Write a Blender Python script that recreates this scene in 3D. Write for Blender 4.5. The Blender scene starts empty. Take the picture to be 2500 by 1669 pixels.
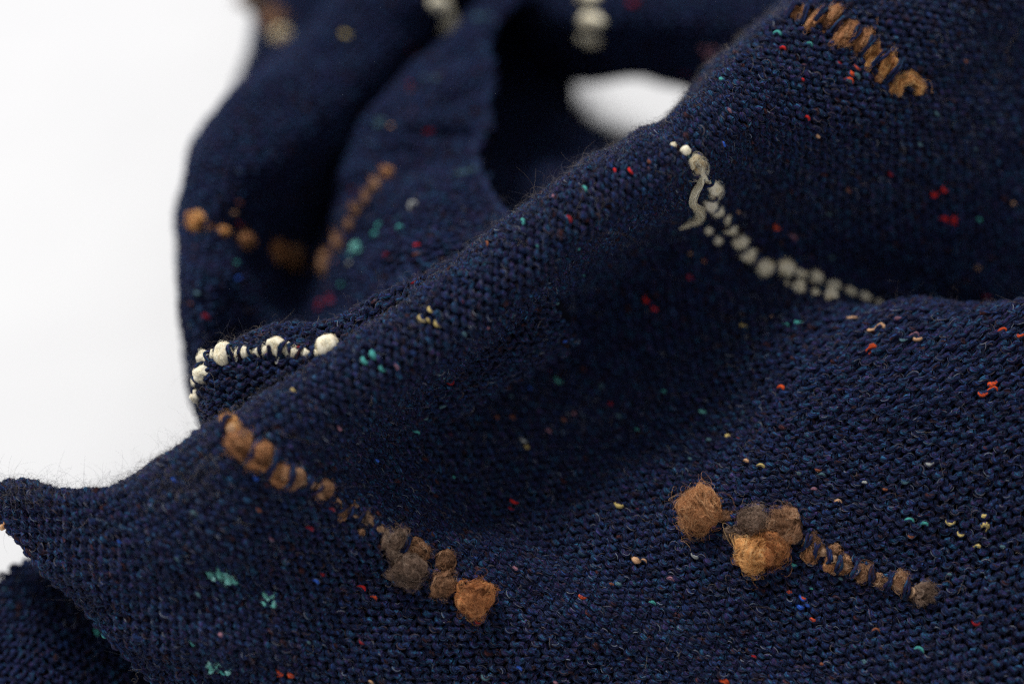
import bpy, math
import numpy as np
from mathutils import Vector

# ------------------------------------------------------------------ camera, world, lamps, exposure
S = bpy.context.scene
COL = S.collection
PITCH = math.radians(50.0)          # looking down on a cloth on a white table
FOCUS = 0.300
LENS = 60.0
H_AIM = 0.055
CAM = np.array([0.0, -FOCUS*math.cos(PITCH), H_AIM + FOCUS*math.sin(PITCH)])
FWD = np.array([0.0, math.cos(PITCH), -math.sin(PITCH)])
RGT = np.array([1.0, 0.0, 0.0])
UPV = np.array([0.0, math.sin(PITCH), math.cos(PITCH)])
TANW = 18.0/LENS

cam = bpy.data.objects.new('camera', bpy.data.cameras.new('camera'))
COL.objects.link(cam)
cam.location = CAM
cam.rotation_euler = (math.pi/2 - PITCH, 0, 0)
cam.data.lens = LENS
cam.data.sensor_width = 36
cam.data.clip_start = 0.01
cam.data.clip_end = 20
cam.data.dof.use_dof = True
cam.data.dof.focus_distance = FOCUS
cam.data.dof.aperture_fstop = 3.5
S.camera = cam

W = bpy.data.worlds.new('World'); S.world = W; W.use_nodes = True
bg = W.node_tree.nodes['Background']
bg.inputs[0].default_value = (0.97, 0.97, 1.0, 1); bg.inputs[1].default_value = 0.35

def area(name, loc, target, size, power, col):
    l = bpy.data.lights.new(name, 'AREA'); l.shape = 'RECTANGLE'; l.size = size[0]; l.size_y = size[1]
    l.energy = power; l.color = col
    o = bpy.data.objects.new(name, l); COL.objects.link(o); o.location = loc
    o.rotation_euler = (Vector(target)-Vector(loc)).to_track_quat('-Z', 'Y').to_euler()
    return o
# daylight of one large window to the upper left, behind the cloth
area('window_light', (-0.85, 1.35, 2.40), (0.0, 0.04, 0.03), (0.8, 0.7), 84.0, (1.0, 0.985, 0.96))

S.view_settings.view_transform = 'Standard'
S.view_settings.look = 'None'
S.view_settings.exposure = 0.0
S.view_settings.gamma = 1.0
S.cycles.max_bounces = 6
S.cycles.diffuse_bounces = 3
S.cycles.use_denoising = False
S.cycles.pixel_filter_type = 'BLACKMAN_HARRIS'
S.cycles.filter_width = 1.3

rng = np.random.default_rng(7)

# ------------------------------------------------------------------ helpers
def link(o, parent=None):
    COL.objects.link(o)
    if parent is not None: o.parent = parent
    return o
def tag(o, label=None, category=None, group=None, kind=None):
    for k, v in (('label', label), ('category', category), ('group', group), ('kind', kind)):
        if v: o[k] = v
    return o
def mesh_obj(name, verts, quads, mats, parent=None, uv=None, smooth=True, col=None):
    me = bpy.data.meshes.new(name)
    verts = np.ascontiguousarray(verts, np.float32); quads = np.ascontiguousarray(quads, np.int32)
    n = quads.shape[1]
    me.vertices.add(len(verts)); me.vertices.foreach_set('co', verts.ravel())
    me.loops.add(quads.size); me.loops.foreach_set('vertex_index', quads.ravel())
    me.polygons.add(len(quads)); me.polygons.foreach_set('loop_start', np.arange(0, quads.size, n, dtype=np.int32))
    me.polygons.foreach_set('use_smooth', np.full(len(quads), smooth))
    if uv is not None:      # stored per point: no seam trouble, the shader reads a vector
        a = me.attributes.new('yarn', 'FLOAT_VECTOR', 'POINT'); a.data.foreach_set('vector', np.ascontiguousarray(uv, np.float32).ravel())
    if col is not None:
        a = me.attributes.new('tint', 'FLOAT_VECTOR', 'POINT'); a.data.foreach_set('vector', np.ascontiguousarray(col, np.float32).ravel())
    me.update(calc_edges=True); me.materials.append(mats)
    return link(bpy.data.objects.new(name, me), parent)
def hair_obj(name, pts, rad, mat, parent=None, lock=None):
    """pts (n,k,3), rad (n,k)"""
    n, k = rad.shape
    hc = bpy.data.hair_curves.new(name)
    hc.add_curves([k]*n)
    hc.attributes['position'].data.foreach_set('vector', np.ascontiguousarray(pts, np.float32).ravel())
    a = hc.attributes.get('radius') or hc.attributes.new('radius', 'FLOAT', 'POINT')
    a.data.foreach_set('value', np.ascontiguousarray(rad, np.float32).ravel())
    if lock is not None: hc.attributes.new('lock', 'FLOAT', 'CURVE').data.foreach_set('value', np.ascontiguousarray(lock, np.float32))
    hc.materials.append(mat)
    return link(bpy.data.objects.new(name, hc), parent)
def unit(a): return a/np.maximum(np.linalg.norm(a, axis=-1, keepdims=True), 1e-12)
def project(P):
    d = P-CAM; z = d@FWD
    return 1174.5+(d@RGT)/z/TANW*1174.5, 784-(d@UPV)/z/TANW*1174.5, z
def place(x, y, dmm):
    z = FOCUS+dmm*0.001
    return CAM+z*(FWD+RGT*((x-1174.5)/1174.5*TANW)+UPV*((784-y)/1174.5*TANW))

# ------------------------------------------------------------------ materials
def nt(name):
    m = bpy.data.materials.new(name); m.use_nodes = True; t = m.node_tree; t.nodes.clear()
    out = t.nodes.new('ShaderNodeOutputMaterial'); p = t.nodes.new('ShaderNodeBsdfPrincipled')
    t.links.new(p.outputs[0], out.inputs[0]); return m, t, p
def ramp(t, stops, interp='LINEAR'):
    r = t.nodes.new('ShaderNodeValToRGB'); r.color_ramp.interpolation = interp; e = r.color_ramp.elements
    while len(e) > 1: e.remove(e[-1])
    e[0].position = stops[0][0]; e[0].color = (*stops[0][1], 1)
    for p, c in stops[1:]:
        q = e.new(p); q.color = (*c, 1)
    return r
def mapping(t, src, scale):
    m = t.nodes.new('ShaderNodeVectorMath'); m.operation = 'MULTIPLY'; t.links.new(src, m.inputs[0]); m.inputs[1].default_value = scale; return m.outputs[0]
def noise(t, vec, scale, detail=2, rough=.5):
    n = t.nodes.new('ShaderNodeTexNoise'); n.inputs['Scale'].default_value = scale; n.inputs['Detail'].default_value = detail; n.inputs['Roughness'].default_value = rough
    t.links.new(vec, n.inputs['Vector']); return n
def yarn_material():
    m, t, p = nt('tweed_wool_yarn')
    at = t.nodes.new('ShaderNodeAttribute'); at.attribute_name = 'yarn'
    v = at.outputs['Vector']      # x = mm along, y/z = twisted position round the yarn (mm)
    strand = noise(t, mapping(t, v, (0.42, 6.5, 6.5)), 1.0, 3, .65)
    patch = noise(t, mapping(t, v, (0.30, .45, .45)), 1.0, 3, .6)
    base = ramp(t, [(.32, (.030, .009, .010)), (.37, (.009, .006, .013)), (.415, (.0045, .007, .028)), (.45, (.006, .019, .066)), (.485, (.0045, .0065, .028)), (.515, (.017, .010, .040)), (.545, (.006, .013, .050)), (.58, (.008, .042, .082)), (.62, (.009, .011, .048)), (.66, (.028, .014, .048)), (.71, (.016, .056, .088))])
    t.links.new(patch.outputs[0], base.inputs[0])
    fib = ramp(t, [(.36, (.14, .14, .16)), (.46, (.62, .62, .66)), (.54, (1.5, 1.5, 1.5)), (.61, (3.8, 3.8, 3.7)), (.73, (9, 8.8, 8.4))])
    t.links.new(strand.outputs[0], fib.inputs[0])
    mul = t.nodes.new('ShaderNodeMix'); mul.data_type = 'RGBA'; mul.blend_type = 'MULTIPLY'; mul.inputs[0].default_value = 1
    t.links.new(base.outputs[0], mul.inputs[6]); t.links.new(fib.outputs[0], mul.inputs[7])
    # stray coloured fibres spun into the wool
    sp = noise(t, mapping(t, v, (0.55, 1.6, 1.6)), 1.0, 2, .5)
    spr = ramp(t, [(.67, (0, 0, 0)), (.73, (1, 1, 1))]); t.links.new(sp.outputs[0], spr.inputs[0])
    hue = noise(t, mapping(t, v, (0.16, .1, .1)), 1.0, 1, .5)
    hr = ramp(t, [(.0, (.10, .012, .012)), (.42, (.055, .022, .012)), (.5, (.03, .06, .10)), (.58, (.08, .05, .07)), (.66, (.02, .09, .10))], 'CONSTANT')
    t.links.new(hue.outputs[0], hr.inputs[0])
    mx = t.nodes.new('ShaderNodeMix'); mx.data_type = 'RGBA'
    t.links.new(spr.outputs[0], mx.inputs[0]); t.links.new(mul.outputs[2], mx.inputs[6]); t.links.new(hr.outputs[0], mx.inputs[7])
    t.links.new(mx.outputs[2], p.inputs['Base Color'])
    p.inputs['Roughness'].default_value = .85; p.inputs['Specular IOR Level'].default_value = .12
    p.inputs['Sheen Weight'].default_value = .03; p.inputs['Sheen Roughness'].default_value = .6; p.inputs['Sheen Tint'].default_value = (.55, .6, .85, 1)
    b = t.nodes.new('ShaderNodeBump'); b.inputs['Strength'].default_value = .9; b.inputs['Distance'].default_value = .00025
    t.links.new(strand.outputs[0], b.inputs['Height']); t.links.new(b.outputs[0], p.inputs['Normal'])
    return m
def flat_wool(name, stops, scale=900, rough=.9, sheen=.1, bump=.8):
    m, t, p = nt(name)
    g = t.nodes.new('ShaderNodeNewGeometry')
    n = noise(t, g.outputs['Position'], scale, 4, .65)
    r = ramp(t, stops); t.links.new(n.outputs[0], r.inputs[0]); t.links.new(r.outputs[0], p.inputs['Base Color'])
    p.inputs['Roughness'].default_value = rough; p.inputs['Specular IOR Level'].default_value = .15
    p.inputs['Sheen Weight'].default_value = sheen
    b = t.nodes.new('ShaderNodeBump'); b.inputs['Strength'].default_value = bump; b.inputs['Distance'].default_value = .0003
    n2 = noise(t, g.outputs['Position'], scale*2.5, 2, .6)
    t.links.new(n2.outputs[0], b.inputs['Height']); t.links.new(b.outputs[0], p.inputs['Normal'])
    return m
def fibre_mat(name, stops, rough=.55, lock=False):
    m, t, p = nt(name)
    r = ramp(t, stops)
    if lock:
        h = t.nodes.new('ShaderNodeAttribute'); h.attribute_name = 'lock'; t.links.new(h.outputs['Fac'], r.inputs[0])
    else:
        h = t.nodes.new('ShaderNodeHairInfo'); t.links.new(h.outputs['Random'], r.inputs[0])
    t.links.new(r.outputs[0], p.inputs['Base Color'])
    p.inputs['Roughness'].default_value = rough; p.inputs['Specular IOR Level'].default_value = .3
    return m
def shade(c, f): return tuple(min(1, x*f) for x in c)
M_YARN = yarn_material()
M_GROUND = flat_wool('gap_shade_wool', [(.3, (.0015, .002, .006)), (.6, (.004, .006, .016))], 700, sheen=0)  # backing far darker than the yarn: shade between stitches put into the colour
M_FUZZ = fibre_mat('navy_fibre', [(0, (.005, .009, .034)), (.3, (.012, .026, .085)), (.5, (.028, .018, .060)), (.65, (.016, .060, .115)), (.82, (.03, .045, .12)), (.93, (.08, .045, .04)), (1, (.26, .30, .38))])
M_STRAY = fibre_mat('stray_fibre', [(0, (.03, .035, .07)), (.35, (.05, .05, .08)), (.65, (.06, .075, .12)), (.85, (.16, .12, .10)), (1, (.42, .36, .30))])
FLEECE = {   # dark, mid, light of the fleece colours
    'tan': ((.15, .06, .025), (.42, .19, .08), (.80, .50, .26)),
    'gold': ((.34, .13, .04), (.70, .35, .12), (.92, .62, .30)),
    'orange': ((.17, .055, .02), (.46, .18, .062), (.84, .47, .20)),
    'brown': ((.10, .045, .022), (.29, .145, .075), (.58, .38, .24)),
    'grey_brown': ((.06, .036, .026), (.19, .12, .085), (.46, .35, .27)),
    'cream': ((.62, .44, .23), (.96, .81, .54), (.99, .92, .74)),
    'mint': ((.14, .50, .43), (.32, .82, .72), (.60, .95, .88)),
    'grey_cream': ((.54, .41, .27), (.88, .76, .56), (.97, .90, .76)),
}
MC, MH, MS = {}, {}, {}
for k, (a, b, c) in FLEECE.items():
    MC[k] = flat_wool(k+'_fleece', [(.35, shade(a, .35)), (.52, shade(a, .8)), (.72, shade(b, .8))], 650)
    MS[k] = flat_wool(k+'_roving', [(.30, shade(b, .85)), (.5, shade(c, .9)), (.7, c)], 350, bump=.6)
    MH[k] = fibre_mat(k+'_fleece_fibre', [(0, shade(a, .45)), (.22, a), (.5, b), (.75, shade(b, 1.5)), (.9, c), (1, shade(c, 1.2))], lock=True)
NEP = {'red': (.80, .035, .03), 'dark_red': (.36, .02, .03), 'teal': (.10, .50, .46), 'mint': (.22, .72, .62), 'yellow': (.78, .60, .22), 'peach': (.72, .42, .24),
       'pink': (.42, .20, .26), 'white': (.50, .52, .50), 'blue': (.05, .17, .80), 'grey_teal': (.10, .20, .24), 'rust': (.30, .10, .05), 'orange_red': (.85, .11, .03)}
def nep_material(k, c):
    m, t, p = nt(k+'_nep'); at = t.nodes.new('ShaderNodeAttribute'); at.attribute_name = 'yarn'
    n = noise(t, mapping(t, at.outputs['Vector'], (.9, 4.5, 4.5)), 1.0, 3, .6)
    r = ramp(t, [(.30, (.010, .014, .045)), (.40, shade(c, .35)), (.50, shade(c, .8)), (.7, shade(c, 1.1))]); t.links.new(n.outputs[0], r.inputs[0]); t.links.new(r.outputs[0], p.inputs['Base Color'])
    p.inputs['Roughness'].default_value = .9; p.inputs['Specular IOR Level'].default_value = .1
    b = t.nodes.new('ShaderNodeBump'); b.inputs['Strength'].default_value = .8; b.inputs['Distance'].default_value = .0002
    t.links.new(n.outputs[0], b.inputs['Height']); t.links.new(b.outputs[0], p.inputs['Normal'])
    return m
MN = {k: nep_material(k, c) for k, c in NEP.items()}

# ------------------------------------------------------------------ white table
m, t, p = nt('white_table_top')
g = t.nodes.new('ShaderNodeNewGeometry'); n = noise(t, g.outputs['Position'], 9, 3, .5)
r = ramp(t, [(.3, (.755, .76, .775)), (.7, (.80, .805, .815))]); t.links.new(n.outputs[0], r.inputs[0]); t.links.new(r.outputs[0], p.inputs['Base Color'])
p.inputs['Roughness'].default_value = .7; p.inputs['Specular IOR Level'].default_value = .2
bn = noise(t, g.outputs['Position'], 14, 2, .4); bu = t.nodes.new('ShaderNodeBump'); bu.inputs['Strength'].default_value = .5; bu.inputs['Distance'].default_value = .006
t.links.new(bn.outputs[0], bu.inputs['Height']); t.links.new(bu.outputs[0], p.inputs['Normal'])
vv = np.array([(-.9, -.6, 0), (.9, -.6, 0), (.9, 1.2, 0), (-.9, 1.2, 0), (-.9, -.6, -.03), (.9, -.6, -.03), (.9, 1.2, -.03), (-.9, 1.2, -.03)])
tb = mesh_obj('table_surface', vv, np.array([(0, 1, 2, 3), (7, 6, 5, 4), (0, 4, 5, 1), (1, 5, 6, 2), (2, 6, 7, 3), (3, 7, 4, 0)]), m, smooth=False)
tag(tb, kind='structure', label='plain bright white surface under the knitted scarf')

# ------------------------------------------------------------------ the draped layers: control nets (image x, image y, millimetres beyond the focal plane)
LAYERS = {}
LAYERS['front'] = dict(anchor=1, rows=[
 [(2100,-330,90),(2230,-380,50),(2340,-320,26),(2480,-200,20),(2600,-90,26),(2740,40,36),(2880,230,40),(3030,340,30)],
 [(1900,-60,70),(2000,-150,30),(2110,-110,16),(2250,0,16),(2410,120,26),(2560,230,36),(2700,420,38),(2850,520,22)],
 [(1790,90,60),(1790,20,19),(1915,65,9),(2075,190,10),(2240,330,19),(2420,450,28),(2600,560,32),(2750,650,22)],
 [(1670,220,55),(1655,140,12),(1755,200,2),(1890,340,9),(2070,490,22),(2290,620,31),(2500,730,34),(2680,770,20)],
 [(1560,360,50),(1535,272,5),(1600,385,-4),(1640,475,17),(1745,605,26),(1890,658,27),(2110,745,34),(2420,800,36)],
 [(1450,430,45),(1440,325,2),(1505,440,-6),(1543,526,18),(1638,645,25),(1860,718,14),(2110,704,9),(2420,690,6)],
 [(1330,500,42),(1320,388,1),(1380,510,-7),(1422,600,19),(1525,740,24),(1820,850,7),(2110,860,1),(2440,870,-2)],
 [(1170,640,38),(1150,520,0),(1225,640,-8),(1270,728,18),(1388,880,23),(1750,1020,5),(2080,1070,-1),(2450,1120,-3)],
 [(930,800,34),(900,712,-3),(985,825,-9),(1065,900,13),(1235,1025,17),(1610,1190,1),(2000,1330,-1),(2450,1490,-7)],
 [(720,930,30),(700,848,-6),(775,940,-11),(895,1038,3),(1095,1180,7),(1410,1330,0),(1880,1530,-3),(2400,1760,-12)],
 [(510,1060,26),(480,985,-8),(560,1035,-14),(700,1115,-11),(870,1230,-3),(1090,1370,-1),(1500,1590,-2),(2000,1850,-7)],
 [(350,1150,22),(330,1085,-6),(400,1135,-11),(520,1230,-11),(690,1370,-6),(900,1530,-3),(1180,1720,0),(1550,1950,0)],
 [(215,1190,18),(200,1135,-3),(245,1180,-7),(340,1275,-9),(480,1420,-8),(650,1580,-5),(850,1750,0),(1150,1980,2)],
 [(70,1160,16),(60,1115,0),(95,1160,-3),(190,1265,-5),(330,1415,-6),(500,1600,-4),(700,1790,0),(950,2000,2)],
 [(-60,1160,16),(-60,1112,4),(-25,1180,2),(90,1300,0),(230,1455,-1),(385,1610,-1),(560,1800,2),(800,2000,4)],
])
LAYERS['second'] = dict(anchor=0, rows=[
 [(465,880,26),(520,850,24),(620,810,22),(760,790,20),(900,745,18),(1050,650,18),(1250,530,18)],
 [(452,850,10),(500,800,4),(600,772,2),(720,745,2),(880,682,3),(1040,600,6),(1220,490,8)],
 [(455,900,8),(485,838,1),(600,808,-3),(760,808,-4),(900,770,-2),(1060,680,0),(1260,560,4)],
 [(462,950,8),(502,905,-1),(610,880,-5),(760,880,-5),(920,850,-2),(1090,760,2),(1290,650,6)],
 [(478,1000,9),(522,985,0),(640,970,-1),(800,960,0),(950,920,3),(1130,840,6),(1320,740,9)],
 [(500,1050,14),(560,1060,8),(680,1050,6),(830,1040,6),(980,1000,8),(1150,900,10),(1330,800,12)],
])
LAYERS['loop'] = dict(anchor=1, rows=[
 [(900,-160,118),(960,-230,83),(1050,-170,70),(1130,-110,78),(1180,-60,103),(1210,-100,74),(1270,-100,66),(1330,-100,68)],
 [(680,140,118),(700,80,74),(800,95,62),(920,130,68),(1010,170,98),(1020,95,68),(1080,90,60),(1140,60,62)],
 [(540,280,103),(560,192,60),(650,230,48),(770,290,53),(880,320,86),(895,205,60),(1000,190,50),(1138,170,54)],
 [(470,400,88),(450,325,52),(520,380,38),(640,430,46),(780,470,76),(800,350,55),(930,290,44),(1132,260,48)],
 [(435,500,74),(418,478,44),(480,530,34),(570,560,42),(690,628,60),(780,530,50),(880,400,43),(1105,352,42)],
 [(430,610,64),(414,605,38),(470,660,26),(560,690,34),(700,740,50),(830,600,34),(950,480,28),(1140,440,32)],
 [(440,750,62),(424,745,36),(470,790,26),(560,810,32),(740,800,42),(880,650,24),(1010,560,19),(1200,520,22)],
 [(455,890,54),(440,890,32),(480,900,30),(560,900,32),(740,860,34),(900,740,22),(1040,650,16),(1230,600,18)],
 [(475,990,46),(462,980,30),(500,990,30),(580,980,32),(760,930,34),(930,820,26),(1070,730,20),(1260,680,22)],
])
LAYERS['back'] = dict(anchor=0, rows=[
 [(1080,-200,118),(1300,-200,100),(1500,-190,84),(1750,-190,82),(2000,-190,90),(2250,-190,95)],
 [(1110,-40,112),(1250,-10,84),(1420,0,66),(1620,0,60),(1820,0,62),(2050,0,75)],
 [(1140,60,112),(1260,80,88),(1430,90,68),(1620,100,60),(1800,120,60),(1980,150,72)],
 [(1200,150,112),(1310,178,100),(1450,164,82),(1580,190,70),(1720,240,64),(1880,280,66)],
 [(1220,160,122),(1320,184,116),(1460,170,108),(1590,195,96),(1740,260,84),(1900,300,80)],
])
LAYERS['inner'] = dict(anchor=0, rows=[
 [(980,60,118),(1130,40,116),(1240,80,116),(1338,130,116)],
 [(1000,200,98),(1120,210,98),(1220,200,104),(1324,222,108)],
 [(1020,350,78),(1150,330,82),(1270,290,90),(1376,292,100)],
 [(1060,480,56),(1200,440,66),(1330,370,78),(1458,328,92)],
 [(1100,620,48),(1260,540,56),(1420,430,70),(1570,330,86)],
 [(1200,740,46),(1350,640,54),(1520,520,66),(1660,420,84)],
])
LAYERS['far'] = dict(anchor=0, rows=[
 [(600,-160,120),(760,-160,108),(930,-160,104),(1120,-160,106),(1280,-160,112)],
 [(590,-20,114),(740,-20,98),(900,-20,92),(1050,-20,94),(1160,-20,104)],
 [(575,90,108),(690,90,94),(830,80,92),(980,60,98),(1120,40,108)],
 [(545,190,102),(640,190,92),(770,200,94),(920,180,102),(1060,140,112)],
 [(510,290,98),(600,300,94),(740,310,98),(880,300,104),(1020,260,112)],
])
LAYERS['under'] = dict(anchor=0, rows=[
 [(60,1284,22),(-20,1335,20),(-110,1400,18)],
 [(130,1270,24),(60,1450,13),(0,1640,9)],
 [(220,1340,22),(180,1500,11),(130,1700,7)],
 [(330,1400,22),(320,1560,12),(290,1760,6)],
 [(450,1500,24),(450,1650,13),(440,1800,8)],
])
LABELS = {
 'front': 'large front expanse with a rolled diagonal ridge and a broad hollow beside it',
 'second': 'narrow fold just behind the ridge, edged by a row of cream slubs',
 'loop': 'blurred hollow loop beside the bright white surface, with amber slubs in it',
 'back': 'dark blurred layer at the far end above the white gap',
 'inner': 'unlit inside of the scarf between the loop and the white gap',
 'far': 'most distant blurred layer behind the loop',
 'under': 'dark flat layer lying below the pointed lower edge',
}

def cr(P, n):
    """Catmull-Rom through P (k, ...) resampled to n rows"""
    k = len(P); t = np.linspace(0, k-1, n); i = np.minimum(t.astype(int), k-2); f = (t-i).reshape((-1,)+(1,)*(P.ndim-1))
    Q = np.concatenate([2*P[:1]-P[1:2], P, 2*P[-1:]-P[-2:-1]])
    a, b, c, d = Q[i], Q[i+1], Q[i+2], Q[i+3]
    return .5*((2*b)+(c-a)*f+(2*a-5*b+4*c-d)*f*f+(-a+3*b-3*c+d)*f**3)
def smooth(A, it):
    for _ in range(it):
        B = A.copy(); B[1:-1] = (A[:-2]+2*A[1:-1]+A[2:])/4; A = B
        B = A.copy(); B[:, 1:-1] = (A[:, :-2]+2*A[:, 1:-1]+A[:, 2:])/4; A = B
    return A
WALE, COURSE = .00252, .00172
class Layer:
    def __init__(s, name, rows, anchor):
        P = np.array([[place(*c) for c in r] for r in rows])
        s.name = name; nc, ns = P.shape[:2]
        D = cr(P, 40*nc)                       # along c
        D = np.swapaxes(cr(np.swapaxes(D, 0, 1), 40*ns), 0, 1)
        D = smooth(D, 30)
        # c -> v by mean spacing
        dc = np.linalg.norm(np.diff(D, axis=0), axis=2)[:, 30:-30].mean(1); V = np.concatenate([[0], np.cumsum(dc)])
        s.dv = COURSE/3; s.nv = int(V[-1]/s.dv); cv = np.interp(np.arange(s.nv)*s.dv, V, np.arange(len(V)))
        i = np.minimum(cv.astype(int), len(V)-2); f = (cv-i)[:, None, None]
        R = D[i]*(1-f)+D[i+1]*f                # (nv, S, 3)
        ds = np.linalg.norm(np.diff(R, axis=1), axis=2); L = np.concatenate([np.zeros((s.nv, 1)), np.cumsum(ds, 1)], 1)
        a = min(int(anchor/(ns-1)*(R.shape[1]-1)), R.shape[1]-2)
        L = L-L[:, a:a+1]
        s.du = WALE/4; lo, hi = L[:, 0].min(), L[:, -1].max()
        s.u0 = lo; s.nu = int((hi-lo)/s.du)
        us = lo+np.arange(s.nu)*s.du
        G = np.zeros((s.nv, s.nu, 3)); s.ok = np.zeros((s.nv, s.nu), bool)
        for j in range(s.nv):
            for k in range(3): G[j, :, k] = np.interp(us, L[j], R[j, :, k])
            s.ok[j] = (us >= L[j, 0]) & (us <= L[j, -1])
            # straight run-out beyond the ends keeps normals defined
            e = unit(R[j, -1]-R[j, -6]); x = us > L[j, -1]; G[j, x] = R[j, -1]+(us[x]-L[j, -1])[:, None]*e
            e = unit(R[j, 0]-R[j, 5]); x = us < L[j, 0]; G[j, x] = R[j, 0]+(L[j, 0]-us[x])[:, None]*e
        G = smooth(G, 4)
        s.G = G
        s.sg = 1.0
        N = s.normals(G)
        if (N*unit(CAM-G)).sum(-1)[s.ok].mean() < 0: s.sg = -1.0; N = -N
        # gentle unevenness of a hand-knitted cloth
        U, Vv = np.meshgrid(us, np.arange(s.nv)*s.dv)
        ph = rng.uniform(0, 6.28, 12); z = 0
        for q in range(6):
            an = rng.uniform(0, 6.28); wl = rng.uniform(.009, .024)
            z = z+np.sin((U*math.cos(an)+Vv*math.sin(an))/wl*6.28+ph[q])*wl*.012
        s.G = G+N*z[..., None]
        s.N = s.normals(s.G)
        s.X, s.Y, s.Z = project(s.G)
    def normals(s, G):
        gu = np.gradient(G, axis=1); gv = np.gradient(G, axis=0)
        return unit(np.cross(gv, gu))*s.sg
    def at(s, u, v, A):
        fu = np.clip((u-s.u0)/s.du, 0, s.nu-1.001); fv = np.clip(v/s.dv, 0, s.nv-1.001)
        i = fu.astype(int); j = fv.astype(int); a = (fu-i)[..., None]; b = (fv-j)[..., None]
        return (A[j, i]*(1-a)+A[j, i+1]*a)*(1-b)+(A[j+1, i]*(1-a)+A[j+1, i+1]*a)*b
    def inside(s, u, v):
        i = np.clip(np.round((u-s.u0)/s.du), 0, s.nu-1).astype(int); j = np.clip(np.round(v/s.dv), 0, s.nv-1).astype(int)
        return s.ok[j, i] & (u >= s.u0) & (v >= 0) & (v <= (s.nv-1)*s.dv)
    def frame(s, u, v):
        u = np.asarray(u, float); v = np.asarray(v, float); e = 3e-4
        P = s.at(u, v, s.G); N = unit(s.at(u, v, s.N))
        T = unit(s.at(u+e, v, s.G)-s.at(u-e, v, s.G)); T = unit(T-N*(T*N).sum(-1, keepdims=True))
        return P, T, np.cross(N, T), N

scarf = bpy.data.objects.new('knitted_scarf', None); COL.objects.link(scarf); scarf.location = (0, .03, 0)
tag(scarf, 'navy flecked wool scarf knitted in purl stitch, lying in loose folds on the white surface', 'scarf')
bpy.context.view_layer.update()
INV = -np.array(scarf.location)      # children carry world coordinates shifted by the empty's place
def child(o): o.parent = scarf; o.location = -scarf.location; return o

def tubes(C, Nn, R, sides, along, twist):
    """C (n,k,3) centre lines -> verts, quads, yarn coords"""
    n, k = C.shape[:2]
    T = unit(np.gradient(C, axis=1)); B = unit(np.cross(T, Nn)); Nq = np.cross(B, T)
    th = np.linspace(0, 2*math.pi, sides, endpoint=False)
    V = C[:, :, None]+R[..., None, None]*(np.cos(th)[:, None]*B[:, :, None]+np.sin(th)[:, None]*Nq[:, :, None])
    idx = np.arange(n*k*sides).reshape(n, k, sides)
    a = idx[:, :-1]; b = idx[:, 1:]
    Q = np.stack([a, np.roll(a, -1, 2), np.roll(b, -1, 2), b], -1).reshape(-1, 4)
    ang = th[None, None]+twist*along[..., None]
    uv = np.stack([np.broadcast_to(along[..., None], ang.shape), np.cos(ang)*.6, np.sin(ang)*.6], -1)
    return V, Q, uv

MARGIN = 130
LOOPS = {}
def loop_line(L, i, j, t, jit):
    """centre line of stitch i of course j; t (k,), returns points, normals, radius"""
    w, h = WALE, COURSE
    t = t[None]; i = i[:, None]; j = j[:, None]
    u = (i+t/(2*math.pi)+.105*np.sin(2*t))*w
    v = (j+.5-.78*np.cos(t))*h
    z = .00046*np.cos(2*t)
    # slow irregularity, continuous from stitch to stitch
    q = i+t/(2*math.pi)
    u = u+.11*w*np.sin(q*1.7+j*2.3+jit[0])*np.sin(q*.61+j*1.9+jit[1]); v = v+.08*h*np.sin(q*1.13+j*1.7+jit[2])+.10*h*np.sin(q*.31-j*.23)
    z = z+.00022*np.sin(q*2.1+j*3.1+jit[3])*np.sin(q*.8-j*1.3)
    r = .000475*(1+.15*np.sin(q*2.9+j*2.7+jit[0])+.12*np.sin(q*1.3-j*4.1+jit[1]))*(1+.17*np.cos(2*t))
    P = L.at(u, v, L.G); N = unit(L.at(u, v, L.N))
    return P+N*z[..., None], N, r, u, v

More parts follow.
